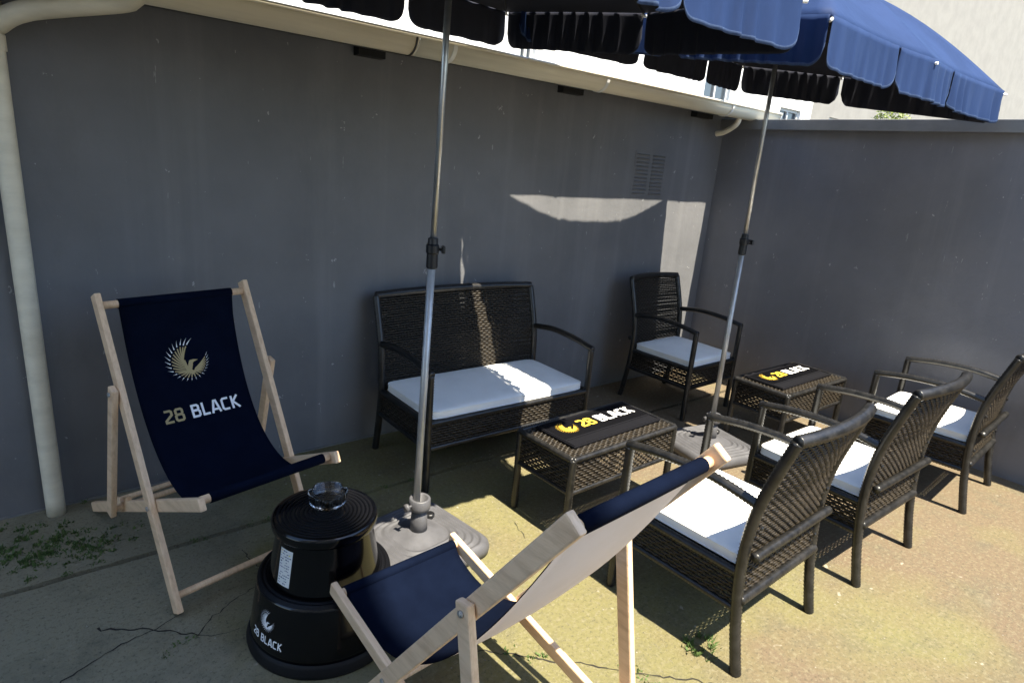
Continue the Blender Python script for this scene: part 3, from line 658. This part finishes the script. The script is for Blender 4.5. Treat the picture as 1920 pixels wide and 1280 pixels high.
# ================================================================== PARASOLS
def parasol(x, y, tips, zh, tilt, label, glabel, clampz, lean=(0,0), yaw=0):
    e = obj('parasol', None, None, (x, y, 0), yaw); tag(e, label, 'parasol', glabel)
    top = zh+.36
    lx = lambda z: (lean[0]*z, lean[1]*z, z)
    obj('lower_pole', MB().tube([lx(.07), lx(clampz)], .0145, 16).mesh('lower_pole', M['pole_white'], True), e)
    obj('upper_pole', MB().tube([lx(clampz-.05), lx(top+.02)], .0115, 16).mesh('upper_pole', M['pole'], True), e)
    cl = obj('height_clamp', MB().lathe([(.015,clampz-.055),(.0215,clampz-.05),(.0205,clampz+.0),(.024,clampz+.004),(.024,clampz+.03),(.019,clampz+.036),(.018,clampz+.055),(.012,clampz+.058)], 18, (lean[0]*clampz, lean[1]*clampz)).mesh('height_clamp', M['plastic_black'], False, .001), e)
    kn = MB().tube([(.018,0,0),(.042,-.006,0)], .006, 10).box(.036,.048,-.022,.012,-.013,.013); me = kn.mesh('clamp_knob', M['plastic_black'], bevel=.003); me.transform(Matrix.Translation((lean[0]*clampz, 0, clampz+.016)) @ Matrix.Rotation(rad(-25), 4, 'Z')); obj('clamp_knob', me, cl)
    # hem polygon with eight rib tips; edges pulled in between the ribs
    tips = [(a-x, b-y) for a, b in tips]; hx, hy = .85, .75
    zt = lambda a, b: zh+tilt*b
    apex = np.array((lean[0]*top, lean[1]*top-.36*tilt, top))
    def hem(k, t):
        a, b = np.array(tips[k]), np.array(tips[(k+1) % 8]); p = a+(b-a)*t; L = np.linalg.norm(b-a)
        inw = -p/np.linalg.norm(p); sag = (.030 if abs((b-a)[0]) > .4 else .012)*math.sin(PI*t)*L/.8; p = p+inw*sag
        return np.array((p[0], p[1], zt(*p)))
    nt_, ns = 12, 14; vs = []
    for i in range(ns+1):
        s = i/ns
        for k in range(8):
            for j in range(nt_):
                t = j/nt_; h = hem(k, t); p = apex+(h-apex)*s
                dome = .075*math.sin(PI*s); sagm = -.030*math.sin(PI*t)*math.sin(PI*s**.8)
                p = p+np.array((0,0,dome+sagm)); vs.append(tuple(p))
    n8 = 8*nt_; fs = [(i*n8+q, (i+1)*n8+q, (i+1)*n8+(q+1) % n8, i*n8+(q+1) % n8) for i in range(ns) for q in range(n8)]
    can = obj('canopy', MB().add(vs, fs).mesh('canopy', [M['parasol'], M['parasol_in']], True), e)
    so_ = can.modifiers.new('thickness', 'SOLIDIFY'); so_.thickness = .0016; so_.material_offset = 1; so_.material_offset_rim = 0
    # valance flaps: three along the long sides, two along the short sides
    def side_pt(a, b, f):
        """point on the hem along a side a->mid->b at fraction f"""
        k = a if f < .5 else (a+1) % 8; t = f*2 if f < .5 else f*2-1; return hem(k, min(t, 1.))
    rs = random.Random(int(abs(x)*100))
    for k0, cnt in ((0, 3), (2, 2), (4, 3), (6, 2)):
        for c in range(cnt):
            f0, f1 = c/cnt, (c+1)/cnt; nn, mm = 72, 9; vs = []; D = .165
            ph, am = rs.uniform(0, 6), rs.uniform(.005, .010)
            fl = rs.uniform(.0, .03)
            for i in range(nn+1):
                q = i/nn; f = f0+.006+(f1-f0-.012)*q; p = side_pt(k0, None, f); cx = p[:2]/np.linalg.norm(p[:2])
                L = (f1-f0)*2*max(hx, hy)*.98; dl = min(q, 1-q)*L
                # rounded lower corners; the notch flares out from a point at the hem
                rr = .065; d_ = D if dl > rr else D-rr+math.sqrt(max(0, rr*rr-(rr-dl)**2))
                d_ = max(d_, .012)
                for j in range(mm+1):
                    g = (j/(mm-1)*(1-.011/d_)) if j < mm else 1.; dep = d_*g; fold = 1.5*am*(.15+g)*math.sin(34*q*L/.5+ph+1.5*math.sin(7*q+ph))*(.35+.65*math.sin(3.1*q+ph)**2)+am*.5*g*math.sin(61*q*L/.5+2*ph)*math.sin(5*q+2*ph)**2
                    o_ = (fl+.035*g)*dep+fold
                    vs.append((p[0]+cx[0]*(o_+.003), p[1]+cx[1]*(o_+.003), p[2]-dep+.004))
            fm = MB().add(vs, [(i*(mm+1)+j, i*(mm+1)+j+1, (i+1)*(mm+1)+j+1, (i+1)*(mm+1)+j) for i in range(nn) for j in range(mm)])
            fm.mi = [2 if j == mm-1 else 0 for i in range(nn) for j in range(mm)]
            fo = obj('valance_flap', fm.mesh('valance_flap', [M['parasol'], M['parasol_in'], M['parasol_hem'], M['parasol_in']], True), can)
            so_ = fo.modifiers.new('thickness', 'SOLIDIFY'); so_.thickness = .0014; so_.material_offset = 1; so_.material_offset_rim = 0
    hubz = zh-.02
    for tx, ty in tips:
        tip = np.array((tx, ty, zt(tx, ty)-.012)); mid = apex+(tip-apex)*.5+np.array((0,0,.062))
        rib = obj('rib', MB().tube(smooth_path([apex-np.array((0,0,.02)), mid, tip], .08), .0035, 6).mesh('rib', M['metal_dark'], True), e)
        obj('strut', MB().tube([(lean[0]*hubz, lean[1]*hubz, hubz), tuple(mid-np.array((0,0,.006)))], .0035, 6).mesh('strut', M['metal_dark'], True), rib)
        q = tip/np.linalg.norm(tip[:2])*.0; d = Vector((tx, ty, 0)).normalized()
        obj('rib_cap', MB().tube([tip-np.array(d)*.02, tip+np.array(d)*.012], .006, 8).mesh('rib_cap', M['white']), rib)
    obj('runner', MB().lathe([(.014,hubz-.03),(.022,hubz-.025),(.026,hubz),(.022,hubz+.02),(.014,hubz+.025)], 16, (lean[0]*hubz, lean[1]*hubz)).mesh('runner', M['plastic_black'], True), e)
    obj('finial', MB().lathe([(.02,top),(.022,top+.02),(.012,top+.05),(.003,top+.07)], 14, (apex[0], apex[1])).mesh('finial', M['plastic_black'], True), e)
    return e
def parasol_base(par, x, y, rz):
    def rsq(h, rc, z, n=8):
        out = []
        for q, (sx, sy) in enumerate(((1,1),(-1,1),(-1,-1),(1,-1))):
            for k in range(n+1):
                a = q*PI/2+PI/2*k/n; out.append((sx*(h-rc)+rc*math.cos(a), sy*(h-rc)+rc*math.sin(a), z))
        return out
    prof = [(.212,.06,0),(.225,.065,.006),(.228,.068,.03),(.224,.068,.048),(.214,.068,.058)]
    h, z = .212, .058
    for k in range(5): prof += [(h-.004,.068,z+.004),(h-.012,.068,z+.004),(h-.014,.068,z-.001),(h-.020,.068,z-.001)]; h -= .022; z += .004
    prof += [(.085,.06,.082),(.06,.055,.088),(.045,.044,.094)]
    e = obj('weighted_base', MB().rings([rsq(*p) for p in prof]).mesh('weighted_base', M['plastic_grey'], True), par, (x-par.location.x, y-par.location.y, 0), rz)
    obj('filler_cap', MB().lathe([(.018,.072),(.02,.074),(.02,.09),(.016,.094)], 18, (.11,.06)).mesh('filler_cap', M['plastic_black'], False, .001), e)
    obj('socket_tube', MB().lathe([(.036,.085),(.034,.13),(.0305,.195)], 24).mesh('socket_tube', M['plastic_grey'], True), e)
    obj('clamp_collar', MB().rings([[(r*math.cos(2*PI*k/28), r*math.sin(2*PI*k/28), z) for k in range(28)] for r, z in ((.032,.185),(.042,.188),(.044,.20),(.043,.232),(.039,.236),(.030,.234),(.028,.19))]).mesh('clamp_collar', M['plastic_grey'], True), e)
    kn = MB().tube([(-.04,0,.212),(-.062,0,.212)], .005, 10).tube([(-.06,0,.212),(-.072,0,.212)], .016, 12); obj('clamp_screw', kn.mesh('clamp_screw', M['plastic_grey'], True), e)
    return e
UG = 'navy parasols'
pa = parasol(-3.265, -1.04, [(-2.39,-.27),(-3.25,-.30),(-4.13,-.25),(-4.10,-1.05),(-4.13,-1.85),(-3.25,-1.80),(-2.43,-1.82),(-2.28,-1.06)], 2.185, .095, 'navy parasol whose pole and grey base stand beside the black stool', UG, 1.215, lean=(.017,-.005))
pb = parasol(-1.305, -1.115, [(-.54,-.425),(-1.25,-.505),(-2.385,-.375),(-2.14,-1.12),(-2.20,-1.80),(-1.30,-1.82),(-.30,-1.82),(-.37,-1.0)], 2.19, .125, 'navy parasol whose pole and grey base stand between the coffee tables', UG, 1.225, lean=(-.01,0))
parasol_base(pa, -3.255, -1.055, rad(8)); parasol_base(pb, -1.305, -1.12, rad(-12))

# ================================================================== STEP STOOL WITH ASHTRAY
sx_, sy_ = -3.735, -1.255
st = obj('step_stool', None, None, (sx_, sy_, 0)); tag(st, 'glossy black round two-step stool with printed emblem', 'stool')
low = [(.238,.045),(.236,.06),(.213,.215),(.210,.222),(.200,.227),(.176,.228)]
obj('lower_shell', MB().lathe(low, 72).mesh('lower_shell', M['stool'], True), st)
obj('rubber_skirt', MB().lathe([(.230,.0),(.248,.002),(.250,.012),(.242,.03),(.240,.0455)], 72).mesh('rubber_skirt', M['rubber'], True), st)
up = [(.178,.226),(.174,.240),(.149,.392),(.149,.40)]
obj('upper_shell', MB().lathe(up, 72).mesh('upper_shell', M['stool'], True), st)
obj('top_rim', MB().lathe([(.148,.394),(.162,.396),(.165,.403),(.165,.422),(.161,.430),(.156,.431)], 72).mesh('top_rim', M['stool'], True), st)
tread = [(.1555,.428)]
for k in range(11): r = .150-.013*k; tread += [(r,.4295),(r-.002,.4325),(r-.007,.4325),(r-.009,.4295)]
obj('top_tread', MB().lathe(tread+[(.002,.4295)], 72).mesh('top_tread', M['stool_mat'], True), st)
tr = [(.210,.2235)]
for k in range(2): r = .204-.013*k; tr += [(r,.2285),(r-.003,.2315),(r-.008,.2315),(r-.010,.2285)]
obj('step_tread', MB().lathe(tr+[(.177,.2285)], 72, cap=False).mesh('step_tread', M['stool_mat'], True), st)
def cone_map(a_c, z_c, r_of, sc, tilt=0):
    def fn(x, y, l):
        z = z_c+y*sc; r = r_of(z)+.0012+l; a = a_c+x*sc/r; return (r*math.cos(a), r*math.sin(a), z)
    return fn
lowr = lambda z: .236+(z-.06)/(.215-.06)*(.213-.236); upr = lambda z: .174+(z-.24)/(.392-.24)*(.149-.174)
AC = rad(-163)
g, w = emblem(cone_map(AC, .152, lowr, .036), 0)
obj('emblem', g.mesh('emblem', M['white']), st); obj('emblem_tips', w.mesh('emblem_tips', M['white']), st)
H = .025; tw_ = text_width('28 BLACK'); cm = cone_map(AC, .078, lowr, H)
obj('lettering', lettering('28 BLACK', lambda x, y, l: cm(x-tw_/2, y, l), 0).mesh('lettering', M['white']), st)
sf = cone_map(rad(-160), .312, upr, 1.0)
mb = MB(); nx_, nz_ = 10, 6; vs = [sf(-.026+.052*i/nx_, -.058+.116*j/nz_, 0) for j in range(nz_+1) for i in range(nx_+1)]
mb.add(vs, [(j*(nx_+1)+i, j*(nx_+1)+i+1, (j+1)*(nx_+1)+i+1, (j+1)*(nx_+1)+i) for j in range(nz_) for i in range(nx_)])
stk = obj('sticker', mb.mesh('sticker', M['sticker']), st); stk['label'] = 'white sticker with tiny blurred print'
mk, my = MB(), MB(); rs_ = random.Random(4)
for j in range(13):
    yy = -.052+j*.0085; xx = -.022
    while xx < .020:
        l = rs_.uniform(.002, .008)
        if rs_.random() < .66: (my if (j > 8 and rs_.random() < .4) else mk).add([sf(a, b, .0005) for a, b in ((xx, yy), (min(xx+l, .023), yy), (min(xx+l, .023), yy+rs_.uniform(.0015,.0048)), (xx, yy+.003))], [(0,1,2,3)])
        xx += l+.0022
obj('sticker_marks', mk.mesh('sticker_marks', M['ink']), stk, kind='stuff'); obj('sticker_marks', my.mesh('sticker_marks', M['ink_yellow']), stk, kind='stuff')
ash = obj('glass_ashtray', MB().rings([[(r*math.cos(2*PI*k/48)*(1+(.0 if j not in (2,3,4) else (.0-.02*(k % 16 < 3)))), r*math.sin(2*PI*k/48), z-(.008 if j in (2,3,4) and k % 16 < 3 else 0)) for k in range(48)]
      for j, (r, z) in enumerate(((.048,0),(.058,.003),(.064,.038),(.062,.042),(.057,.040),(.050,.013),(.044,.010)))]).mesh('glass_ashtray', M['glass'], True), None, (sx_+.028, sy_+.045, .4327))
tag(ash, 'round clear glass ashtray on top of the black stool', 'ashtray')
